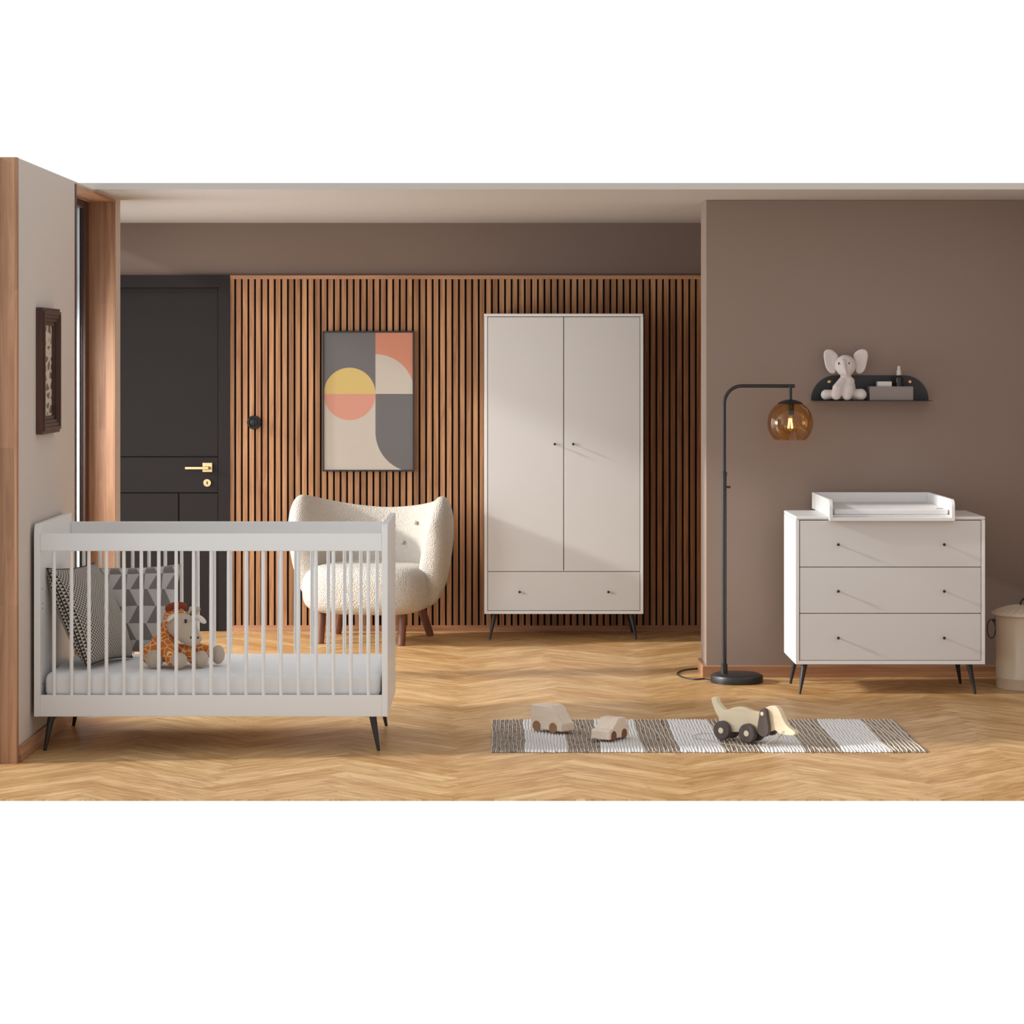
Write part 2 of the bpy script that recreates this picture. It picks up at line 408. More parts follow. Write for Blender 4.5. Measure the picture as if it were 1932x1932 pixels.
xm = fx(337.5); box(bm, dl, xm-g, DB-.032, DB-.014, .004, zs[1]-g); box(bm, xm+g, dr, DB-.032, DB-.014, .004, zs[1]-g)
leaf = obj('door_leaf', bm, M['door'], door, bev=.0015)
yy = DB-.032
hd = obj('door_handle', box(box(bm_(), fx(382.5), fx(400.8), yy-.010, yy, fz(890.4), fz(873)), fx(388), fx(395.5), yy-.05, yy-.008, fz(885), fz(879.8)), M['brass'], door, bev=.001)
tag(hd, 'brass lever handle')
obj('lever', box(bm_(), fx(351.4), fx(395.5), yy-.058, yy-.047, fz(884.8), fz(880)), M['brass'], hd, bev=.0015)
cx, cz = fx(391.3), fz(910.9)
lk = obj('lock_rosette', frustum(bm_(), (cx, yy, cz), (cx, yy-.010, cz), .0243, .0225, 32), M['brass'], door, bev=.001)
tag(lk, 'round brass lock rosette')
obj('keyhole', box(bm_(), cx-.003, cx+.003, yy-.0115, yy-.009, cz-.009, cz+.009), M['gap'], lk)

# ------------------------------------------------------------------ slat cladding
x0 = -1.5920; x1 = 1.30; zt = WZ(519.3, DB-.04); pitch = .03865
sp = thing('slat_panel', (0, DB, 0), 'walnut slat wall cladding with black grooves across the back wall', 'wall panel')
obj('backing_board', box(bm_(), x0+.002, x1, DB-.008, DB-.001, .005, zt-.005), M['gap'], sp)
bm = bm_(); xx = x0+.026+.0117
while xx < x1:
    box(bm, xx, xx+pitch-.0117, DB-.036, DB-.008, .034, zt-.0215); xx += pitch
obj('slats', bm, M['slat'], sp)
obj('top_trim', box(bm_(), x0, x1, DB-.040, DB-.008, zt-.0225, zt), M['trimx'], sp, bev=.001)
obj('bottom_trim', box(bm_(), x0, x1, DB-.042, DB-.008, 0, .034), M['trimx'], sp, bev=.001)
obj('side_trim', box(bm_(), x0, x0+.026, DB-.038, DB-.008, .034, zt-.0225), M['slat'], sp, bev=.001)
FD = DB-.042   # face of the cladding
# light switch
sx, sz = WX(479.2, FD), WZ(797, FD)
sw = thing('light_switch', (sx, FD+.002, sz), 'round black light switch on the slat wall beside the door', 'light switch')
def ydisc(prof, cx, y, cz, n=40):
    b = bm_(); lathe(b, prof, (0, 0, 0), n); bmesh.ops.rotate(b, verts=b.verts, cent=(0, 0, 0), matrix=Matrix.Rotation(PI/2, 3, 'X'))
    bmesh.ops.translate(b, verts=b.verts, vec=(cx, y, cz)); return b
obj('cover_ring', ydisc([(0, 0), (.041, 0), (.041, .008), (.038, .013), (.026, .013), (.024, .009), (0, .009)], sx, FD+.002, sz), M['blackgloss'], sw, smooth='auto')
tg = obj('rotary_knob', ydisc([(0, .009), (.021, .009), (.020, .016), (.006, .017), (0, .017)], sx, FD+.002, sz), M['blackgloss'], sw, smooth='auto')
obj('toggle', box(bm_(), sx-.004, sx+.004, FD-.026, FD-.012, sz-.016, sz+.016), M['blackgloss'], tg, bev=.002)

# big poster
ay = FD-.030; ax = lambda px: WX(px, ay); az = lambda py: WZ(py, ay)
art = thing('framed_poster', ((ax(608)+ax(781.5))/2, FD, az(889.7)), 'large black framed poster of circles and blocks in grey, orange and cream', 'picture')
bm = bm_(); fw = .0095
X0, X1, Z0, Z1 = ax(608), ax(781.5), az(889.5), az(624.6)
box(bm, X0, X1, ay, FD, Z1-fw, Z1); box(bm, X0, X1, ay, FD, Z0, Z0+fw)
box(bm, X0, X0+fw, ay, FD, Z0+fw, Z1-fw); box(bm, X1-fw, X1, ay, FD, Z0+fw, Z1-fw)
obj('frame', bm, M['black'], art, bev=.0008)
def uvplane(bm, x0, x1, y, z0, z1, t=.004):
    box(bm, x0, x1, y, y+t, z0, z1); uv = bm.loops.layers.uv.new('UVMap')
    for f in bm.faces:
        for l in f.loops: l[uv].uv = ((l.vert.co.x-x0)/(x1-x0), (l.vert.co.z-z0)/(z1-z0))
    return bm
obj('print', uvplane(bm_(), X0+fw-.001, X1-fw+.001, ay+.008, Z0+fw-.001, Z1-fw+.001), M['art'], art)

# ------------------------------------------------------------------ left wall picture
lp = thing('wooden_picture_frame', (XL, 10.615, 1.289), 'deep dark wooden frame with small patterned picture on the left wall', 'picture')
bm = bm_(); ya, yb, za, zb = 10.41, 10.82, 1.289, 1.814
steps = [(0, .013, .028), (.013, .028, .036), (.028, .042, .030), (.042, .056, .024), (.056, .072, .015)]
def ringframe(bm, y0, y1, z0, z1, wd, x0, x1):
    box(bm, x0, x1, y0, y1, z1-wd, z1); box(bm, x0, x1, y0, y1, z0, z0+wd)
    box(bm, x0, x1, y0, y0+wd, z0+wd, z1-wd); box(bm, x0, x1, y1-wd, y1, z0+wd, z1-wd)
for a, b, h in steps: ringframe(bm, ya+a, yb-a, za+a, zb-a, b-a, XL+.001, XL+h)
obj('frame', bm, M['darkwood'], lp, bev=.001)
obj('picture', box(bm_(), XL+.001, XL+.005, ya+.07, yb-.07, za+.07, zb-.07), M['print'], lp)

# ------------------------------------------------------------------ splayed legs
def leg_part(parent, top, foot, rt, rf, mat, name='leg', glide=True):
    b = bm_(); tube(b, [top, foot], [rt, rf], 20)
    o = obj(name, b, mat, parent, smooth='auto'); return o

def knob_part(parent, x, yf, z, r=.0075, l=.026):
    b = ydisc([(0, 0), (.0035, 0), (.0035, l*.55), (r*.8, l*.7), (r, l*.85), (r*.8, l), (0, l)], x, yf, z, 20)
    return obj('knob', b, M['black'], parent, smooth='auto')

# ------------------------------------------------------------------ cot
y0 = 10.28; y1 = 11.04; cl, cr = -1.902, -.4610
crib = thing('baby_crib', ((cl+cr)/2, (y0+y1)/2, 0), 'white slatted baby cot on slim black legs by the left wall', 'crib')
zb, zt_ = .144, .928
def side_panel(x0, x1):
    b = bm_(); r = .045; pts = [(y0, zb), (y1, zb), (y1, zt_)]
    for k in range(9): 
        a = PI/2+k*PI/16*1.0
        pts.append((y0+.035+.035*math.cos(PI/2+k*PI/16), zt_-r+r*math.sin(PI/2+k*PI/16)))
    prism(b, pts, (x0, 0, 0), (0, 1, 0), (0, 0, 1), (1, 0, 0), x1-x0)
    return obj('side_panel', b, M['white'], crib, bev=.0015)
side_panel(cl, cl+.0245); side_panel(cr-.0235, cr)
pin = cl+.0245, cr-.0235
for yy in (y0+.001, y1-.023):
    obj('top_rail', box(bm_(), pin[0], pin[1], yy, yy+.022, .8186, .8905), M['white'], crib, bev=.003)
    obj('bottom_rail', box(bm_(), pin[0], pin[1], yy, yy+.022, zb, .231), M['white'], crib, bev=.002)
barmesh = None
for yy in (y0+.012, y1-.012):
    for k in range(19):
        x = WX(101.7+32.95*k+.2, y0+.012)
        if barmesh is None:
            b = bm_(); tube(b, [(0, 0, z) for z in (.229, .25, .35, .525, .70, .80, .8200)], [.0072, .0074, .0078, .0080, .0078, .0074, .0072], 16)
            o = obj('bar', b, M['white'], crib, smooth='auto', local=True); barmesh = o.data; o.location = Vector((x, yy, 0))-crib.location
        else:
            o = bpy.data.objects.new('bar', barmesh); C.objects.link(o); o.parent = crib; o.location = Vector((x, yy, 0))-crib.location
obj('mattress_base', box(bm_(), pin[0], pin[1], y0+.024, y1-.024, .195, .213), M['white'], crib)
for sx_, ex in ((1, cl), (-1, cr)):
    for fy, sy_ in ((y0, 1), (y1, -1)):
        leg_part(crib, (ex+sx_*.064, fy+sy_*.05, zb+.001), (ex+sx_*.0385, fy+sy_*.034, .001), .0155, .0066, M['black'])
# screw holes on the left end panel
for z_ in (.66, .60, .58, .27):
    obj('screw_hole', frustum(bm_(), (pin[0]-.001, y0+.055, z_), (pin[0]+.0006, y0+.055, z_), .004, .004, 12), M['gap'], crib)
# mattress
ma = thing('crib_mattress', ((pin[0]+pin[1])/2, 10.66, .213), 'white mattress lying in the slatted baby cot', 'mattress')
b = box(bm_(), pin[0]+.014, pin[1]-.008, y0+.030, y1-.030, .2135, .318)
obj('cover', b, M['mattress'], ma, bev=.030, segs=5, smooth=True)

# ------------------------------------------------------------------ cushions
def pillow(name, mat, pipe, c, e1, e2, T, label, n=26, sag=.05, pinch=.07):
    e1 = Vector(e1); e2 = Vector(e2); nn = e1.cross(e2).normalized(); c = Vector(c)
    base = c-e2*.5
    root = thing(name, tuple(base), label, 'cushion')
    b = bm_(); uv = b.loops.layers.uv.new('UVMap'); G = {}
    border = []
    for side in (1, -1):
        for i in range(n+1):
            for j in range(n+1):
                u = -1+2*i/n; v = -1+2*j/n
                edge = i in (0, n) or j in (0, n)
                if side == -1 and edge: G[(side, i, j)] = G[(1, i, j)]; continue
                th = T*.5*(max(0, 1-u**2)**.42)*(max(0, 1-v**2)**.42)
                uu = u*(1-pinch*(1-v*v)*abs(u)**3); vv = v*(1-pinch*(1-u*u)*abs(v)**3)
                p = c+e1*.5*uu+e2*.5*vv+nn*side*th
                wr = .004*math.sin(7*u+3*v)*math.cos(5*v-2*u)*(1-u*u)
                G[(side, i, j)] = b.verts.new(p+nn*wr)
    for side in (1, -1):
        for i in range(n):
            for j in range(n):
                q = [(i, j), (i+1, j), (i+1, j+1), (i, j+1)]
                f = b.faces.new([G[(side,)+k] for k in (q if side == 1 else q[::-1])])
                for l, k in zip(f.loops, (q if side == 1 else q[::-1])): l[uv].uv = (k[0]/n, k[1]/n)
    path = [(i, 0) for i in range(n)]+[(n, j) for j in range(n)]+[(i, n) for i in range(n, 0, -1)]+[(0, j) for j in range(n, 0, -1)]
    pp = [G[(1,)+k].co.copy() for k in path]
    obj('cover', b, mat, root, smooth=True)
    obj('piping', tube(bm_(), pp, .0028, 8, True), pipe, root, smooth=True)
    return root
mt = .318
cush = []
cush.append(pillow('throw_pillow', M['tri'], M['gap'], (-1.724, 10.60, mt+.213), (.13, .40, -.01), (-.165, .0, .405), .17,
       'black and cream triangle print cushion leaning on the left end of the cot'))
cush.append(pillow('throw_pillow', M['geo'], M['tan'], (WX(243, 10.92), 10.93, mt+.197), (.43, -.0, .01), (.0, .125, .372), .10,
       'grey geometric patterned cushion leaning on the rear bars of the cot'))
for c_ in cush: c_['group'] = 'cushions in the cot'

# ------------------------------------------------------------------ plush giraffe
GD = 10.50
def gp(zx, zy, D=GD):
    return (WX(250+zx/9.66, D), D, WZ(1120+zy/9.66, D))
gk = GD/F/9.66
gi = thing('plush_giraffe', (WX(345, GD), GD, mt), 'orange patterned plush giraffe sitting on the cot mattress', 'soft toy')
b = bm_()
ball(b, gp(560, 980, GD+.03), (270*gk, .055, 270*gk))
ball(b, gp(600, 800, GD+.03), (170*gk, .045, 230*gk))
ball(b, gp(690, 560, GD+.03), (150*gk, .04, 280*gk))
ball(b, gp(840, 420, GD+.02), (200*gk, .042, 135*gk))
def limb(b, pts, r): tube(b, pts, r, 14); [ball(b, p, rr) for p, rr in zip(pts, r)]
limb(b, [gp(480, 930, GD), gp(310, 1060, GD-.015), gp(300, 1180, GD-.03)], [.034, .033, .026])
limb(b, [gp(600, 900, GD-.01), gp(660, 1060, GD-.045), gp(720, 1200, GD-.07)], [.036, .034, .028])
limb(b, [gp(760, 1050, GD+.03), gp(1000, 1060, GD), gp(1120, 1180, GD-.02)], [.036, .030, .026])
limb(b, [gp(800, 1080, GD+.06), gp(1150, 1030, GD+.07), gp(1380, 1050, GD+.06)], [.034, .032, .027])
o = remesh(obj('body', b, M['giraffe'], gi), .0042, 4)
b = bm_()
ball(b, gp(900, 590, GD-.012), (275*gk, .050, 235*gk)); ball(b, gp(1000, 720, GD-.02), (215*gk, .048, 200*gk))
ball(b, gp(1080, 820, GD-.03), (185*gk, .045, 145*gk)); 
fc = remesh(obj('head', b, M['tan'], gi), .004, 6); tag(fc, 'tan felt face of the giraffe')
for zx, zy, dd, r in ((400, 1200, -.045, (165*gk, .036, 175*gk)), (850, 1215, -.088, (150*gk, .038, 140*gk)), (1250, 1190, -.03, (140*gk, .04, 150*gk)), (1560, 1110, .05, (125*gk, .038, 175*gk))):
    pp_ = gp(zx, zy, GD+dd); pp_ = (pp_[0], pp_[1], max(pp_[2], mt+r[2]-.001))
    tag(obj('foot', ball(bm_(), pp_, r), M['tan'], gi, smooth=True), 'tan plush foot')
for zx, zy, dd in ((970, 500, -.058), (1110, 490, -.042)): tag(obj('eye', ball(bm_(), gp(zx, zy, GD+dd), (26*gk, .004, 40*gk)), M['eye'], gi, smooth=True), 'black stitched eye')
for zx, zy, dd in ((1065, 800, -.074), (1198, 800, -.062)): obj('nostril', ball(bm_(), gp(zx, zy, GD+dd), (15*gk, .004, 22*gk)), M['eye'], fc, smooth=True)
obj('ear', ball(bm_(), gp(700, 440, GD-.045), (95*gk, .010, 42*gk), Matrix.Rotation(-.75, 4, 'Y')), M['earwhite'], gi, smooth=True)
obj('ear', ball(bm_(), gp(1245, 465, GD-.02), (120*gk, .010, 55*gk), Matrix.Rotation(.65, 4, 'Y')), M['earwhite'], gi, smooth=True)
obj('horn', ball(tube(bm_(), [gp(1150, 400, GD-.01), gp(1185, 290, GD-.01)], .007, 10), gp(1190, 285, GD-.01), .011), M['tan'], gi, smooth=True)
obj('horn', ball(tube(bm_(), [gp(1010, 380, GD-.0), gp(1060, 280, GD-.0)], .006, 10), gp(1065, 275, GD-.0), .009), M['tan'], gi, smooth=True)
b = bm_()
for k in range(14):
    a = k/13; p = gp(640+a*310, 380-170*math.sin(PI*.22+a*PI*.45), GD+.02)
    ball(b, p, (.011, .012, .015), seg=10)
obj('mane', b, M['mane'], gi, smooth=True)

# ------------------------------------------------------------------ armchair
ACX, ACY, YAW = -.738, 14.30, math.radians(-13)
ch = thing('armchair', (ACX, ACY, 0), 'cream boucle armchair with curved wing back on brown wooden legs', 'armchair', YAW)
TM = math.radians(112)
def seat_mesh():
    b = bm_(); n = 40; rings = []
    zc, hz = .302, .130
    prof = [(-1+2*i/18) for i in range(19)]
    rings = []
    for t_ in prof:
        zz = math.sin(t_*PI/2); rr = max(.0, 1-abs(zz)**3.0)**(1/2.4)
        ring = []
        for k in range(n):
            a = 2*PI*k/n; ca, sa = math.cos(a), math.sin(a)
            e = 2/3.2
            X = .362*math.copysign(abs(ca)**e, ca); Y = .325*math.copysign(abs(sa)**e, sa)
            r_ = .55+.45*rr if rr < 1 else 1
            r_ = (1-(1-rr)**1.0)
            X *= .62+.38*r_; Y *= .62+.38*r_
            z_ = zc+hz*zz + (.012*(1-(X/.36)**2) if zz > 0 else 0)
            ring.append(b.verts.new((X, Y-.015, z_)))
        rings.append(ring)
    for A, B in zip(rings, rings[1:]):
        for k in range(n): b.faces.new((A[k], A[(k+1) % n], B[(k+1) % n], B[k]))
    b.faces.new(rings[0][::-1]); b.faces.new(rings[-1]); return b
obj('seat', seat_mesh(), M['boucle'], ch, smooth=True, local=True, bev=0.)
def shell():
    b = bm_(); N = 84; K = 28; rings = []
    for i in range(N+1):
        s = -1+2*i/N; th = s*TM; a = abs(s)
        endf = max(0., (a-.84)/.16)
        shrink = math.sqrt(max(0, 1-endf**2))
        zt = .742+.088*math.sin(min(1, (a/.84))**1.7*PI/2) - .17*max(0., (a-.74)/.26)**2.3
        zbm = .185+.02*a + .10*endf**2
        zt = max(zt, zbm+.1)
        T = (.062+.022*a)*(.25+.75*shrink)
        rt = 1.0; rb = .80
        top = Vector((.412*math.sin(th), .350*math.cos(th)*1.0, zt)); bot = Vector((.325*math.sin(th), .315*math.cos(th), zbm))
        if a > .6:   # wings lean and taper forward
            k = (a-.6)/.4; top.y -= .015*k; bot.y += .055*k
        nrm = Vector((math.sin(th), math.cos(th), 0)); nrm.normalize()
        ring = []; ax_ = (top-bot); L = ax_.length; ax_.normalize()
        for k in range(K):
            ph = 2*PI*k/K; cx_ = math.cos(ph); sy_ = math.sin(ph)
            e = 2/2.3; ec = 2/3.2
            w_ = math.copysign(abs(cx_)**e, cx_); h_ = math.copysign(abs(sy_)**ec, sy_)
            p = bot+ax_*(L*.5*(1+h_))+nrm*(T*w_*(1-.12*max(0, h_)))
            # belly: the shell bulges outward at mid height
            p += nrm*.02*(1-h_*h_)
            ring.append(b.verts.new(p))
        rings.append(ring)
    for A, B in zip(rings, rings[1:]):
        for k in range(K): b.faces.new((A[k], A[(k+1) % K], B[(k+1) % K], B[k]))
    b.faces.new(rings[0][::-1]); b.faces.new(rings[-1]); return b
bk = obj('backrest', shell(), M['boucle'], ch, smooth=True, local=True)
bk.modifiers.new('sub', 'SUBSURF').render_levels = 1
for th, z_ in ((-.62, .66), (.62, .66), (.0, .66), (-.35, .545), (.35, .545), (-1.05, .60), (1.05, .60)):
    rr_ = .312+.10*(z_-.5); 
    obj('button', ball(bm_(), (rr_*1.06*math.sin(th), rr_*.86*math.cos(th), z_), (.012, .012, .012)), M['boucle'], bk, smooth=True, local=True)
R_ = Matrix.Rotation(-YAW, 3, 'Z')
for (px, py), tx in (((757.3, 1218), (.0, .03)), ((604.6, 1214), (.0, .03)), ((812.3, 1200), (-.055, -.05)), ((637, 1196), (.045, -.05))):
    D = HC*F/(py-VY); p = R_ @ Vector((WX(px, D)-ACX, D-ACY, 0)); t_ = Vector((p.x+tx[0], p.y+tx[1], .20))
    leg_part(ch, t_, (p.x, p.y, .001), .026, .021, M['legwood']).data
for o in [c for c in ch.children if c.name.startswith('leg')]:
    for v in o.data.vertices: v.co += rootloc(ch)

# ------------------------------------------------------------------ wardrobe
wd, wy1 = 14.35, 14.80; s = F/wd
x = lambda px: WX(px, wd); z = lambda py: WZ(py, wd)
W = thing('wardrobe', ((x(913.6)+x(1214))/2, (wd+wy1)/2, 0), 'tall white two door wardrobe with one wide drawer on black legs', 'wardrobe')
xl, xr, zb, zt = x(913.8), x(1213.8), z(1158.3), z(591.6)
b = bm_(); th = .017
box(b, xl, xl+th, wd, wy1, zb, zt-th); box(b, xr-th, xr, wd, wy1, zb, zt-th); box(b, xl+th, xr-th, wd, wy1, zb, zb+th)
box(b, xl+th, xr-th, wy1-.01, wy1, zb+th, zt-th); box(b, xl+th, xr-th, wd+.02, wy1-.01, z(1078)-.008, z(1078)+.008)
obj('body', b, M['white'], W, bev=.001)
obj('top_board', box(bm_(), xl-.001, xr+.001, wd-.002, wy1, zt-th+.0005, zt), M['white'], W, bev=.005)
obj('inner_gap', box(bm_(), xl+th, xr-th, wd+.021, wd+.024, zb+th, zt-th), M['gap'], W)
il, ir, it, ib, g = xl+th+.003, xr-th-.003, zt-th-.003, zb+th+.003, .0022
xm = x(1063.6); zm = z(1078.3)
d1 = obj('door', box(bm_(), il, xm-g, wd+.001, wd+.019, zm+g, it), M['front'], W, bev=.001)
d2 = obj('door', box(bm_(), xm+g, ir, wd+.001, wd+.019, zm+g, it), M['front'], W, bev=.001)
dr_ = obj('drawer', box(bm_(), il, ir, wd+.001, wd+.019, ib, zm-g), M['front'], W, bev=.001)
knob_part(d1, x(1046.6), wd+.001, z(837.8)); knob_part(d2, x(1081.4), wd+.001, z(837.8))
knob_part(dr_, x(980.3), wd+.001, z(1116.4)); knob_part(dr_, x(1147.7), wd+.001, z(1116.4))
for px0, px1 in ((933.5, 923.8), (1191, 1201)):
    leg_part(W, (x(px0), wd+.055, zb+.001), (x(px1), wd+.03, .001), .0150, .0058, M['black'])
    sg = 1 if px0 < 1000 else -1
    leg_part(W, (x(px0)+sg*.004, wy1-.06, zb+.001), (x(px1)+sg*.004, wy1-.05, .001), .0150, .0058, M['black'])

# ------------------------------------------------------------------ chest of drawers
wd, wy1 = 12.02, 12.51
x = lambda px: WX(px, wd); z = lambda py: WZ(py, wd)
W = thing('chest_of_drawers', ((x(1501)+x(1858.6))/2, (wd+wy1)/2, 0), 'white chest with three wide drawers on slim black legs', 'dresser')
xl, xr, zb, zt = x(1501.1), x(1858.6), z(1253.5), z(974.4)
b = bm_()
box(b, xl, xl+th, wd, wy1, zb, zt-th); box(b, xr-th, xr, wd, wy1, zb, zt-th); box(b, xl+th, xr-th, wd, wy1, zb, zb+th)
box(b, xl+th, xr-th, wy1-.01, wy1, zb+th, zt-th); obj('body', b, M['white'], W, bev=.001)
obj('top_board', box(bm_(), xl-.001, xr+.001, wd-.002, wy1, zt-th+.0005, zt), M['white'], W, bev=.006)
obj('inner_gap', box(bm_(), xl+th, xr-th, wd+.021, wd+.024, zb+th, zt-th), M['gap'], W)
il, ir, it, ib = xl+th+.003, xr-th-.003, zt-th-.003, zb+th+.003
zz = [it+g, z(1070.1), z(1157.4), ib-g]
for k, ky in enumerate((1027, 1115, 1203)):
    d = obj('drawer', box(bm_(), il, ir, wd+.001, wd+.019, zz[k+1]+g*.8, zz[k]-g*.8), M['front'], W, bev=.001)
    knob_part(d, x(1580.7), wd+.001, z(ky), .0072); knob_part(d, x(1780.3), wd+.001, z(ky), .0072)
for px0, px1 in ((1520.8, 1510.2), (1832, 1842)):
    leg_part(W, (x(px0), wd+.055, zb+.001), (x(px1), wd+.03, .001), .0150, .0060, M['black'])
    leg_part(W, (x(px0), wy1-.09, zb+.001), (x(px1), wy1-.075, .001), .0150, .0060, M['black'])
ztop = zt
# changing top
cy0, cy1 = 11.985, 12.66; sC = F/cy0; x = lambda px: WX(px, cy0); z = lambda py: WZ(py, cy0)
CT = thing('changing_tray', ((x(1565)+x(1801.8))/2, 12.3, ztop), 'white three sided changing tray on top of the chest', 'changing tray')
a0, a1 = x(1565), x(1801.8); t_ = .0165
obj('base_board', box(bm_(), a0+t_, a1-t_, 12.022, cy1, ztop+.0005, ztop+.007), M['white'], CT)
obj('front_lip', box(bm_(), a0+t_, a1-t_, cy0, 12.0175, z(983), z(976.6)), M['white'], CT, bev=.001)
for xa in (a0, a1-t_):
    pts = [(cy0, z(983)), (12.017, z(983)), (12.017, ztop+.0005), (cy1, ztop+.0005), (cy1, .932)]
    r = .035
    pts += [(cy0+r+r*math.cos(PI/2+k*PI/16), .932-r+r*math.sin(PI/2+k*PI/16)) for k in range(9)]
    b = bm_(); prism(b, pts, (xa, 0, 0), (0, 1, 0), (0, 0, 1), (1, 0, 0), t_); obj('side_board', b, M['white'], CT, bev=.0015)
obj('back_board', box(bm_(), a0+t_, a1-t_, cy1-.016, cy1, ztop+.007, .932), M['white'], CT, bev=.001)
cm = thing('changing_mat', ((a0+a1)/2, 12.32, ztop+.007), 'thin white quilted mat lying in the changing tray', 'changing mat')
pad = obj('cover', box(bm_(), a0+t_+.012, a1-t_-.009, 12.03, cy1-.022, ztop+.0075, ztop+.0345), M['mattress'], cm, bev=.007, segs=4, smooth=True)
tag(obj('care_tag', box(bm_(), WX(1767, 12.06), WX(1779, 12.06), 12.055, 12.065, ztop+.0345, ztop+.0358), M['gap'], cm), 'small black label')

# ------------------------------------------------------------------ floor lamp
LD = 12.50; x = lambda px: WX(px, LD); z = lambda py: WZ(py, LD)
L = thing('floor_lamp', (x(1390), LD, 0), 'black arched floor lamp with round amber glass shade', 'floor lamp')
obj('base', lathe(bm_(), [(0, 0), (.129, 0), (.130, .003), (.130, .030), (.127, .036), (.118, .039), (.112, .043), (0, .044)], (x(1390), LD, 0), 72), M['black'], L, smooth='auto')
pxm = x(1366.4)
pole = obj('pole', tube(bm_(), [(pxm, LD, .042), (pxm, LD, z(893))], .0118, 20), M['black'], L, smooth='auto')
obj('base_collar', lathe(bm_(), [(0, 0), (.0165, 0), (.0165, .047), (.0145, .049), (.0118, .050)], (pxm, LD, .042), 24), M['black'], pole, smooth='auto')
obj('top_collar', lathe(bm_(), [(.0095, -.0), (.0135, 0), (.0135, .020), (.011, .022), (.0095, .022)], (pxm, LD, z(893)-.014), 24), M['black'], pole, smooth='auto')
kz = z(919); obj('height_knob', ball(tube(bm_(), [(pxm, LD, kz), (pxm+.026, LD, kz)], .005, 14), (pxm+.027, LD, kz), (.005, .0065, .0065)), M['black'], pole, smooth='auto')
zt = z(728.2); R = .088; pts = [(pxm, LD, z(900)), (pxm, LD, zt-R)]
pts += [(pxm+R-R*math.cos(a*PI/32), LD, zt-R+R*math.sin(a*PI/32)) for a in range(1, 17)]
pts += [(x(1499.5), LD, zt)]
obj('arm', tube(bm_(), pts, .0088, 18), M['black'], L, smooth='auto')
gx, gz, gr = x(1491), z(798), .1135
obj('drop_tube', tube(bm_(), [(gx, LD, zt), (gx, LD, gz+gr-.002)], .0088, 16), M['black'], L, smooth='auto')
obj('shade_cap', lathe(bm_(), [(0, gr+.003)]+[((gr+.003)*math.sin(a), (gr+.003)*math.cos(a)) for a in [k*.56/8 for k in range(1, 9)]]+[((gr-.002)*math.sin(.55), (gr-.002)*math.cos(.55)), (0, gr-.006)], (gx, LD, gz), 48), M['black'], L, smooth='auto')
prof = [(gr*math.sin(a), gr*math.cos(a)) for a in [.5+k*(2.41-.5)/30 for k in range(31)]]
prof += [((gr-.003)*math.sin(a), (gr-.003)*math.cos(a)) for a in [2.41-k*(2.41-.5)/30 for k in range(31)]]
tag(obj('lamp_shade', lathe(bm_(), prof+[prof[0]], (gx, LD, gz), 64), M['amber'], L, smooth='auto'), 'round amber glass shade open at the bottom')
sk = obj('socket', lathe(bm_(), [(0, 0), (.019, 0), (.019, .055), (0, .056)], (gx, LD, gz+.042), 28), M['black'], L, smooth='auto')
bl = obj('bulb', lathe(bm_(), [(.013, .043), (.014, .030), (.024, .016), (.034, -.002), (.038, -.018), (.034, -.036), (.022, -.05), (0, -.056)], (gx, LD, gz), 32), M['bulb'], L, smooth=True)
b = bm_()
for k in range(6):
    a = k*PI/3; tube(b, [(gx+.006*math.cos(a), LD+.006*math.sin(a), gz+.022), (gx+.013*math.cos(a), LD+.013*math.sin(a), gz-.026)], .0011, 6)
obj('filament', b, M['filament'], bl)
# cord
P = [(1345, 1284.0), (1330, 1280.5), (1312, 1281.5), (1294, 1279), (1281, 1274.5), (1278, 1270), (1288, 1265), (1303, 1262.6), (1318, 1261.3), (1324, 1259)]
def gpt(px, py, zz=.004):
    D = (HC-zz)*F/(py-VY); return Vector((WX(px, D), D, zz))
def spline(pts, m=8):
    out = []
    for k in range(len(pts)-1):
        p0 = pts[max(0, k-1)]; p1 = pts[k]; p2 = pts[k+1]; p3 = pts[min(len(pts)-1, k+2)]
        for q in range(m):
            t = q/m; out.append(.5*((2*p1)+(-p0+p2)*t+(2*p0-5*p1+4*p2-p3)*t*t+(-p0+3*p1-3*p2+p3)*t**3))
    out.append(pts[-1]); return out
cpts = spline([gpt(*p) for p in P])
cpts[-1].z = .004
obj('power_cord', tube(bm_(), cpts, .0036, 8), M['black'], L, smooth=True)

# ------------------------------------------------------------------ wall shelf
x = lambda px: WX(px, DP-.004); z = lambda py: WZ(py, DP-.004)
X0, X1, Zb, Zt = x(1530.2), x(1752), 1.3928, z(708); r = .125
SH = thing('wall_shelf', ((X0+X1)/2, DP, Zb), 'black metal wall shelf with rounded back plate above the chest', 'shelf')
pts = [(X0, Zb)]+[(X0+r-r*math.cos(k*PI/32), Zb+(Zt-Zb)*math.sin(k*PI/32)) for k in range(1, 17)]
pts += [(X1-r+r*math.sin(k*PI/32), Zb+(Zt-Zb)*math.cos(k*PI/32)) for k in range(0, 17)]
b = bm_(); prism(b, pts, (0, DP-.004, 0), (1, 0, 0), (0, 0, 1), (0, 1, 0), .0038); obj('back_plate', b, M['black'], SH)
obj('tray', box(bm_(), X0, X1, DP-.135, DP-.0002, Zb-.003, Zb), M['black'], SH, bev=.0005)
for px in (1565, 1716.6):
    tag(obj('screw', ydisc([(0, 0), (.009, 0), (.009, .003), (.007, .005), (0, .0055)], WX(px, DP-.004), DP-.004, z(720.3), 24), M['gold'], SH, smooth='auto'), 'copper screw head')
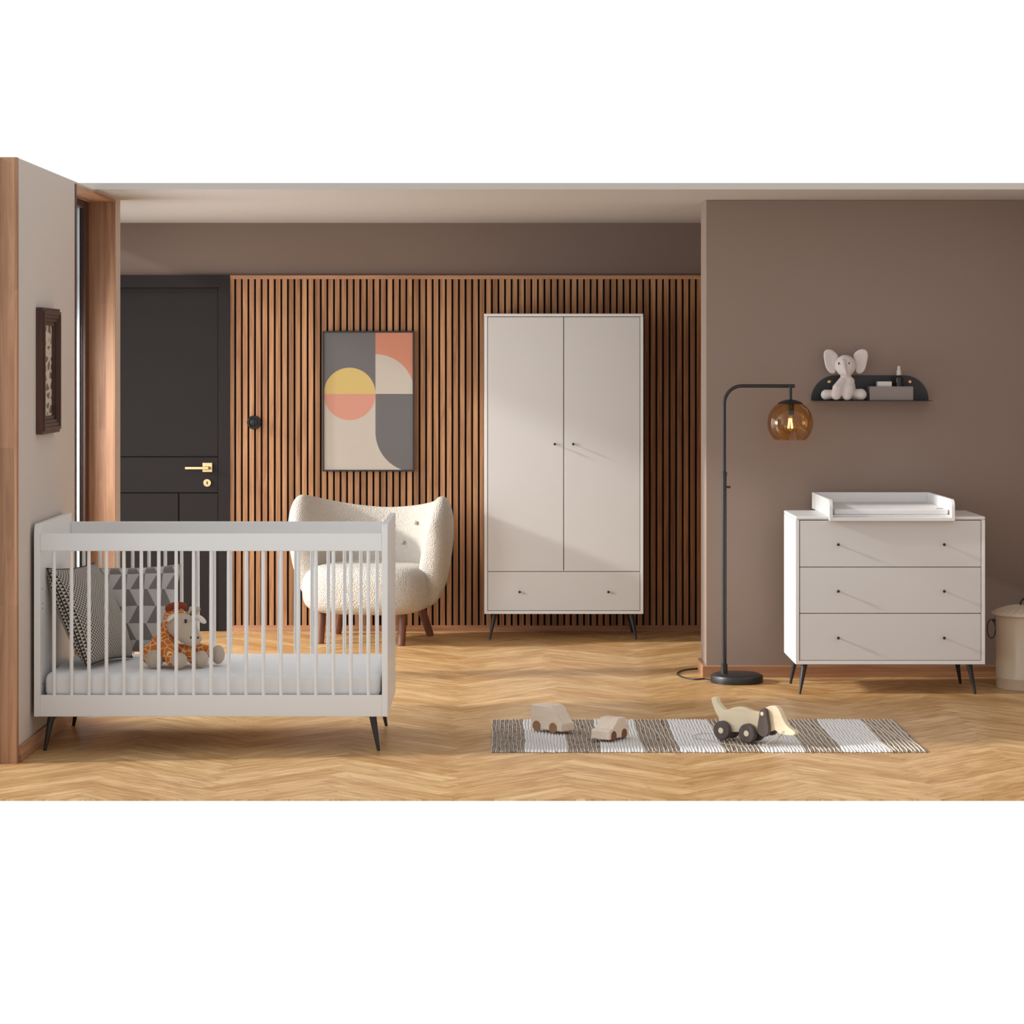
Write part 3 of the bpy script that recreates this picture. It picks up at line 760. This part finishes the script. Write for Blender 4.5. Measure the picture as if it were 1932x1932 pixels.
# storage box
BD = DP-.115; x = lambda px: WX(px, BD)
bx0, bx1, by0, by1, bz0, bz1 = x(1641), x(1723), BD, DP-.012, Zb+.0005, Zb+.070
BX = thing('storage_box', ((bx0+bx1)/2, (by0+by1)/2, bz0), 'taupe rectangular box on the right half of the wall shelf', 'box')
b = bm_(); w_ = .003
box(b, bx0, bx1, by0, by1, bz0, bz0+.003); box(b, bx0, bx1, by0, by0+w_, bz0+.003, bz1); box(b, bx0, bx1, by1-w_, by1, bz0+.003, bz1)
box(b, bx0, bx0+w_, by0+w_, by1-w_, bz0+.003, bz1); box(b, bx1-w_, bx1, by0+w_, by1-w_, bz0+.003, bz1)
obj('shell', b, M['box'], BX, bev=.001)
obj('divider', box(bm_(), WX(1684.8, BD), WX(1685.6, BD), by0+w_, by1-w_, bz0+.003, bz1-.002), M['box'], BX)
o = obj('soap_bar', box(bm_(), WX(1655, 12.62), WX(1681.9, 12.62), 12.605, 12.66, bz0+.0035, WZ(719.7, 12.62)), M['soap'], origin=(WX(1668.5, 12.62), 12.632, bz0+.003), bev=.003)
tag(o, 'cream block of soap standing in the taupe shelf box', 'soap')
bcx, bcy = WX(1696, 12.635), 12.635
BT = thing('spray_bottle', (bcx, bcy, bz0+.0035), 'small black bottle with clear cap standing in the shelf box', 'bottle')
hb = WZ(708, bcy)-bz0-.0035
obj('body', lathe(bm_(), [(0, 0), (.0215, 0), (.0225, .002), (.0225, hb-.014), (.019, hb-.006), (.010, hb), (0, hb)], (bcx, bcy, bz0+.0035), 32), M['bottle'], BT, smooth='auto')
tag(obj('cap', lathe(bm_(), [(.0115, 0), (.0125, .002), (.0125, .018), (.009, .030), (.008, .046), (.0, .047)], (bcx, bcy, bz0+.0035+hb), 28), M['cap'], BT, smooth='auto'), 'clear plastic cap')

# ------------------------------------------------------------------ plush elephant
ED = 12.625; ek = ED/F/7.43
def ep(zx, zy, D=ED): return (WX(1510+zx/7.43, D), D, WZ(640+zy/7.43, D))
E = thing('plush_elephant', (ep(640, 0)[0], ED, Zb), 'pale grey plush elephant sitting on the left of the wall shelf', 'soft toy')
b = bm_()
ball(b, ep(632, 370, ED), (148*ek, .048, 152*ek))
ball(b, ep(632, 430, ED-.008), (105*ek, .040, 92*ek))
ball(b, ep(650, 690, ED+.012), (125*ek, .042, 175*ek)); ball(b, ep(640, 560, ED+.01), (85*ek, .034, 110*ek))
limb(b, [ep(590, 590, ED-.01), ep(520, 690, ED-.035), ep(503, 785, ED-.045)], [.022, .026, .0245])
limb(b, [ep(700, 590, ED-.01), ep(680, 690, ED-.035), ep(655, 785, ED-.045)], [.022, .026, .0255])
limb(b, [ep(560, 775, ED+.0), ep(430, 775, ED-.012), ep(360, 778, ED-.022)], [.026, .024, .026])
limb(b, [ep(740, 775, ED+.0), ep(800, 775, ED-.015), ep(850, 775, ED-.028)], [.028, .028, .029])
limb(b, [ep(602, 320, ED-.042), ep(612, 400, ED-.058), ep(635, 480, ED-.058)], [.014, .0125, .0105])
zmin = Zb+.0015
remesh(obj('body', b, M['plush'], E), .0035, 5)
def earm(pts, D, tilt):
    bb = bm_(); cxz = [ep(px_, py_, D) for px_, py_ in pts]; cx_ = sum(p[0] for p in cxz)/len(pts); cz_ = sum(p[2] for p in cxz)/len(pts)
    rings = []
    for sc, dy in ((.0, -.0075), (.6, -.007), (.88, -.0065), (.97, -.004), (1., 0), (.97, .004), (.88, .0055), (.6, .006), (0, .0065)):
        if sc == 0: rings.append([bb.verts.new((cx_, D+dy+(.004 if dy < 0 else 0), cz_))]); continue
        rings.append([bb.verts.new((cx_+(p[0]-cx_)*sc, D+dy+tilt*(p[0]-cx_)*sc, cz_+(p[2]-cz_)*sc)) for p in cxz])
    n = len(pts)
    for A, B in zip(rings, rings[1:]):
        for i in range(n):
            j = (i+1) % n
            if len(A) == 1: bb.faces.new((A[0], B[i], B[j]))
            elif len(B) == 1: bb.faces.new((A[i], A[j], B[0]))
            else: bb.faces.new((A[i], A[j], B[j], B[i]))
    o = obj('ear', bb, M['plush'], E, smooth=True); sb = o.modifiers.new('s', 'SUBSURF'); sb.render_levels = 2; sb.levels = 1
earm([(320, 190), (345, 150), (395, 134), (455, 150), (510, 200), (545, 240), (510, 300), (495, 380), (505, 475), (450, 488), (390, 465), (350, 390), (330, 290)], ED+.008, .12)
earm([(735, 215), (790, 160), (850, 134), (910, 138), (948, 180), (950, 250), (930, 340), (910, 430), (860, 488), (800, 485), (768, 450), (778, 370), (755, 280)], ED+.008, -.12)
for zx in (540, 682): tag(obj('eye', ball(bm_(), ep(zx, 340, ED-.0435), (11*ek, .003, 18*ek)), M['eye'], E, smooth=True), 'small black eye')

# ------------------------------------------------------------------ enamel bin
BDn = 12.29; bcx = WX(1937, BDn)
BN = thing('metal_bin', (bcx, BDn, 0), 'cream enamel bin with ribbed lid cut by the right edge of the photo', 'bin')
zr = WZ(1157.5, BDn); 
b = bm_(); lathe(b, [(0, .001), (.145, .001), (.146, .004), (.147, .05), (.1485, .052), (.1485, .056), (.1475, .058), (.1555, zr-.02), (.157, zr), (.153, zr), (.151, zr-.02), (.14, .01), (0, .01)], (bcx, BDn, 0), 72)
bd = obj('body', b, M['tin'], BN, smooth='auto')
# ribbed lid
b = bm_(); n = 96; rings = []
for k, (r_, z_) in enumerate([(.160, -.006), (.1725, -.004), (.173, .002), (.171, .006), (.150, .016), (.105, .031), (.06, .040), (.03, .043), (0, .044)]):
    if r_ == 0: rings.append([b.verts.new((bcx, BDn, zr+z_))]); continue
    rings.append([b.verts.new((bcx+r_*math.cos(2*PI*i/n), BDn+r_*math.sin(2*PI*i/n), zr+z_+(.0022*math.cos(2*PI*i/n*24) if 4 <= k <= 6 else 0))) for i in range(n)])
for A, B in zip(rings, rings[1:]):
    for i in range(n):
        if len(B) == 1: b.faces.new((A[i], A[(i+1) % n], B[0]))
        else: b.faces.new((A[i], A[(i+1) % n], B[(i+1) % n], B[i]))
ld = obj('lid', b, M['tin'], BN, smooth=True)
tag(obj('lid_handle', tube(bm_(), [(bcx-.030+.030*(1-math.cos(a*PI/12)), BDn, zr+.042+.034*math.sin(a*PI/12)) for a in range(13)], .0045, 10), M['black'], ld, smooth=True), 'black arched lid handle')
hx = bcx-.168
tag(obj('side_handle', tube(bm_(), [(hx-.006+.020*math.sin(a*PI/8), BDn-.01+.004*math.cos(a*PI/8), WZ(1186, BDn)+.046*math.cos(a*PI/8)) for a in range(17)][:-1], .0028, 8, True), M['black'], bd, smooth=True), 'thin dark ring handle')
obj('handle_lug', box(bm_(), bcx-.168, bcx-.150, BDn-.018, BDn+.0, WZ(1173, BDn), WZ(1167.5, BDn)), M['black'], bd, bev=.001)

# ------------------------------------------------------------------ rug
ry0, ry1 = 10.262, 11.172
front_b = [927.5, 991, 1072, 1135, 1216, 1285, 1369, 1440, 1522, 1593, 1683, 1752]
bx = [WX(p, 10.24) for p in front_b]
cords = []
for k in range(11):
    a, c_ = bx[k], bx[k+1]
    if k % 2 == 0:
        n = max(1, round((c_-a)/.0172)); st = (c_-a)/n
        for q in range(n):
            cords.append((a+q*st, a+q*st+st*.26, 1)); cords.append((a+q*st+st*.26, a+(q+1)*st, 0))
    else:
        n = max(1, round((c_-a)/.0125)); st = (c_-a)/n
        for q in range(n): cords.append((a+q*st, a+(q+1)*st, 2))
b = bm_(); NY = 64
def wig(xb, t):
    y = t*(ry1-ry0)
    return .0022*math.sin(8*y+xb*45)+.0016*math.sin(19*y+xb*83+1)+.0010*math.sin(41*y+xb*151)
bounds = [c[0] for c in cords]+[cords[-1][1]]
rr = random.Random(3)
endoff = [rr.uniform(-.006, .006) for _ in cords]; endoff2 = [rr.uniform(-.006, .006) for _ in cords]
for ci, (a, c_, m_) in enumerate(cords):
    hgt = {0: .0075, 1: .0100, 2: .0098}[m_]; wobs = rr.uniform(0, 6)
    cols = []
    for f_, h_ in ((0, .0035), (.2, .85), (.5, 1.0), (.8, .85), (1, .0035)):
        col = []
        for j in range(NY+1):
            t = j/NY; y = ry0+endoff[ci]+(ry1-ry0-endoff[ci]+endoff2[ci])*t
            xx = (a+wig(a, t))*(1-f_)+(c_+wig(c_, t))*f_
            zz = .0035 if h_ < .01 else hgt*h_*(1+.10*math.sin(j*2.1+wobs))
            if j in (0, NY): zz = .002
            col.append(b.verts.new((xx, y, zz)))
        cols.append(col)
    for A, B in zip(cols, cols[1:]):
        for j in range(NY):
            f = b.faces.new((A[j], B[j], B[j+1], A[j+1])); f.material_index = m_
    # underside
    f = b.faces.new([cols[0][0], cols[0][NY], cols[-1][NY], cols[-1][0]]); f.material_index = m_
rg = obj('area_rug', b, [M['rugdark'], M['rugcream'], M['rugwhite']], smooth=True, origin=((bx[0]+bx[-1])/2, 10.72, 0))
tag(rg, 'long woven rag rug with white and grey brown stripes on the parquet', 'rug')

# ------------------------------------------------------------------ wooden toys
RZ = .0114
def frame_of(px, py, ang):
    D = (HC-RZ)*F/(py-VY); return Vector((WX(px, D), D, RZ)), ang
def vehicle(name, label, org, ang, prof, width, wheels, wr, bodymat, wmat, wmid):
    """local: u = towards the nose, v = towards the far side"""
    T_ = thing(name, org, label, 'toy', ang)
    U = (1, 0, 0); Wd = (0, 1, 0)
    b = bm_(); prism(b, prof, (0, 0, 0), U, (0, 0, 1), Wd, width); obj('body', b, bodymat, T_, bev=.003, local=True, segs=3)
    for u in wheels:
        for v0, v1 in ((-.003, .006), (width-.006, width+.003)):
            b = bm_(); frustum(b, (u, v0, wr), (u, v1, wr), wr, wr, 32); obj('wheel', b, wmat, T_, bev=.0015, local=True)
    T_['group'] = 'wooden toy vehicles on the rug'
    return T_
# van: near side runs from the rear-left to the front-right, nose towards the camera
ang = math.radians(-43)
prof = [(.0, .010), (.175, .010), (.175, .042), (.162, .050), (.118, .108), (.108, .112), (.006, .112), (.0, .106)]
o0, _ = frame_of(1001.4, 1377.5, 0)
vehicle('wooden_van', 'pale wooden toy van standing on the left part of the rug', o0, ang, prof, .083, (.034, .128), .022, M['toyA'], M['toywheel'], 0)
# car: nose towards the camera-left; near side visible on the right
prof = [(.0, .008), (.0, .042), (.004, .046), (.030, .050), (.071, .085), (.080, .089), (.128, .089), (.134, .086), (.148, .058), (.160, .056), (.163, .052), (.163, .008)]
o0, _ = frame_of(1149.5, 1400.2, 0)
ca = math.radians(57)
vehicle('wooden_car', 'small pale wooden toy car in the middle of the three toys', o0, ca, prof, .088, (.036, .122), .0207, M['toyA'], M['toycar'], 0)
# dog
ang = math.radians(-40)
o0, _ = frame_of(1360, 1396.3, 0)
DG = thing('wooden_pull_dog', o0, 'wooden pull along dachshund toy with dark wheels and ears', 'toy', ang)
ku = 1/9.66/450/.766; 
def dp(zx, zy):
    u = (zx-580-10)*ku; base = 930+(zx-580)*.1295; return (u, (base-zy)/9.66/450)
out = [(355, 178), (430, 158), (450, 240), (500, 320), (555, 385), (600, 405), (660, 385), (720, 360), (790, 348), (860, 355), (930, 378), (1000, 410), (1070, 433), (1130, 442), (1190, 435), (1230, 405), (1275, 362), (1320, 340), (1370, 333), (1420, 342), (1460, 370), (1495, 425), (1540, 540), (1590, 650), (1640, 715), (1700, 768), (1745, 805), (1745, 845), (1700, 868), (1620, 862), (1540, 850), (1480, 828), (1445, 790), (1400, 770), (1330, 800), (1180, 815), (1000, 812), (870, 806), (790, 802), (680, 800), (560, 770), (520, 700), (505, 610), (470, 520), (430, 440), (395, 350), (368, 260)]
sm = spline([Vector((*dp(*p), 0)) for p in out+[out[0]]], 3)[:-1]
b = bm_(); prism(b, [(p.x, p.y) for p in sm], (0, .030, 0), (1, 0, 0), (0, 0, 1), (0, 1, 0), .028)
bd = obj('body', b, M['toyB'], DG, bev=.0025, local=True, ang=50, segs=2)
wr = .0395
for u, zz_ in ((0, 0), (.128, 0)):
    for v0, v1 in ((.000, .024), (.064, .088)):
        b = bm_(); frustum(b, (u, v0, wr), (u, v1, wr), wr, wr, 40); wl = obj('wheel', b, M['walnutdark'], DG, bev=.004, segs=3, local=True, smooth=False)
        b = bm_(); ve = v0-.002 if v0 < .03 else v1+.002
        frustum(b, (u, ve, wr), (u, (v0+v1)/2, wr), .0125, .0125, 24); tag(obj('peg', b, M['toyB'], wl, bev=.002, local=True), 'pale wooden axle peg')
    b = bm_(); frustum(b, (u, .02, wr), (u, .07, wr), .006, .006, 12); obj('axle', b, M['toyB'], DG, local=True)
epf = [(1215, 470), (1222, 415), (1258, 374), (1300, 385), (1325, 430), (1335, 520), (1355, 650), (1362, 770), (1345, 845), (1300, 880), (1240, 865), (1190, 810), (1180, 740), (1192, 620), (1205, 540)]
sm = spline([Vector((*dp(*p), 0)) for p in epf+[epf[0]]], 3)[:-1]
for v0 in (.007, .060):
    b = bm_(); prism(b, [(p.x, p.y) for p in sm], (0, v0, 0), (1, 0, 0), (0, 0, 1), (0, 1, 0), .021)
    er = obj('ear', b, M['walnutdark'], DG, bev=.002, local=True, ang=50); tag(er, 'dark walnut drop shaped ear')
    pu, pz = dp(1262, 465); ve = v0-.002 if v0 < .03 else v0+.023
    b = bm_(); frustum(b, (pu, ve, pz), (pu, v0+.01, pz), .0085, .0085, 20); obj('peg', b, M['toyB'], er, bev=.0015, local=True)
# pull string: from the muzzle to a knot on the rug and a loop behind the dog
def loc_(px, py, zz=.0125):
    D = (HC-zz)*F/(py-VY); p = Vector((WX(px, D), D, zz))-Vector(o0); return Matrix.Rotation(-ang, 3, 'Z') @ p
mu, mz = dp(1570, 790)
muz = Vector((mu, .028, mz))
Z9 = lambda zx, zy: loc_(1300+zx/9.66, 1300+zy/9.66, RZ+.0015)
kn = Z9(1365, 1025)
loop = [kn, Z9(1200, 1038), Z9(1000, 1035), Z9(800, 1018), Z9(600, 990), Z9(430, 950), Z9(250, 915), Z9(110, 900), Z9(70, 875), Z9(110, 835), Z9(220, 812), Z9(330, 805), Z9(440, 810)]
obj('pull_string', tube(tube(tube(bm_(), spline(loop, 5), .0014, 6), spline([muz, (muz+kn)*.5+Vector((0, 0, -.004)), kn], 5), .0014, 6),
    spline([muz+Vector((0, .03, 0)), Z9(1640, 930)+Vector((0, 0, .012)), Z9(1560, 1010), Z9(1470, 1040), kn], 6), .0014, 6), M['cord'], DG, smooth=True, local=True)
obj('knot', ball(bm_(), kn+Vector((0, 0, .002)), .0045, seg=12), M['cord'], DG, smooth=True, local=True)

# ------------------------------------------------------------------ light
SKY0 = 1.12; SKY1 = 2.5; SKYF = .80; SKYT = .75; P1 = 92.; P2 = 14.
wl = bpy.data.worlds.new('world'); bpy.context.scene.world = wl; wl.use_nodes = True
# overcast daylight that is brightest on the side the windows of the room look out to
nt = wl.node_tree; bg = nt.nodes['Background']; bg.inputs[0].default_value = (.94, .97, 1.0, 1)
tc = nt.nodes.new('ShaderNodeTexCoord'); sx_ = nt.nodes.new('ShaderNodeSeparateXYZ'); mr = nt.nodes.new('ShaderNodeMapRange')
nt.links.new(tc.outputs['Generated'], sx_.inputs[0]); nt.links.new(sx_.outputs[0], mr.inputs[0]); mr.interpolation_type = 'SMOOTHSTEP'
mr.inputs[1].default_value = -.5; mr.inputs[2].default_value = -.95; mr.inputs[4].default_value = SKY1
m2 = nt.nodes.new('ShaderNodeMapRange'); m2.interpolation_type = 'SMOOTHSTEP'; nt.links.new(sx_.outputs[2], m2.inputs[0])
m2.inputs[1].default_value = .22; m2.inputs[2].default_value = .65; m2.inputs[3].default_value = 1.; m2.inputs[4].default_value = SKYT
m3 = nt.nodes.new('ShaderNodeMapRange'); m3.interpolation_type = 'SMOOTHSTEP'; nt.links.new(sx_.outputs[1], m3.inputs[0])
m3.inputs[1].default_value = .5; m3.inputs[2].default_value = -.3; m3.inputs[3].default_value = SKY0; m3.inputs[4].default_value = SKYF
nt.links.new(m3.outputs[0], mr.inputs[3])
mm = nt.nodes.new('ShaderNodeMath'); mm.operation = 'MULTIPLY'; nt.links.new(mr.outputs[0], mm.inputs[0]); nt.links.new(m2.outputs[0], mm.inputs[1])
nt.links.new(mm.outputs[0], bg.inputs[1])
sun = bpy.data.lights.new('sun', 'SUN'); so = bpy.data.objects.new('sun', sun); C.objects.link(so)
sun.energy = 4.1; sun.angle = math.radians(3.8); sun.color = (1, .97, .93)
so.rotation_euler = Vector((1, .13, -.41)).to_track_quat('-Z', 'Y').to_euler(); so.location = (-6, 11, 5)

def daylight(name, loc, sy, sz, power, tilt, yaw=0.):
    l = bpy.data.lights.new(name, 'AREA'); l.shape = 'RECTANGLE'; l.size = sy; l.size_y = sz; l.energy = power; l.color = (.95, .97, 1.)
    o = bpy.data.objects.new(name, l); C.objects.link(o); o.location = loc
    o.rotation_euler = Vector((math.cos(tilt)*math.cos(yaw), math.cos(tilt)*math.sin(yaw), -math.sin(tilt))).to_track_quat('-Z', 'Z').to_euler(); return o
daylight('window_daylight', (-2.40, 11.90, 1.30), .95, 1.9, P1, .50, .08)
daylight('hallway_daylight', (-2.75, 13.75, 1.35), 1.6, 1.5, P2, .45)

cam = bpy.data.cameras.new('camera'); co = bpy.data.objects.new('camera', cam); C.objects.link(co)
co.location = (0, 0, HC); co.rotation_euler = (PI/2, 0, 0)
cam.sensor_width = 36; cam.sensor_fit = 'HORIZONTAL'; cam.lens = F/1932*36
cam.shift_x = (966-VX)/1932; cam.shift_y = -(966-VY)/1932
cam.clip_end = 100; cam.clip_start = .1
sc = bpy.context.scene; sc.camera = co
sc.view_settings.view_transform = 'Standard'; sc.view_settings.look = 'None'; sc.view_settings.gamma = 1; sc.view_settings.exposure = 0
sc.view_settings.use_curve_mapping = False
sc.cycles.max_bounces = 8; sc.cycles.diffuse_bounces = 5; sc.cycles.transparent_max_bounces = 12
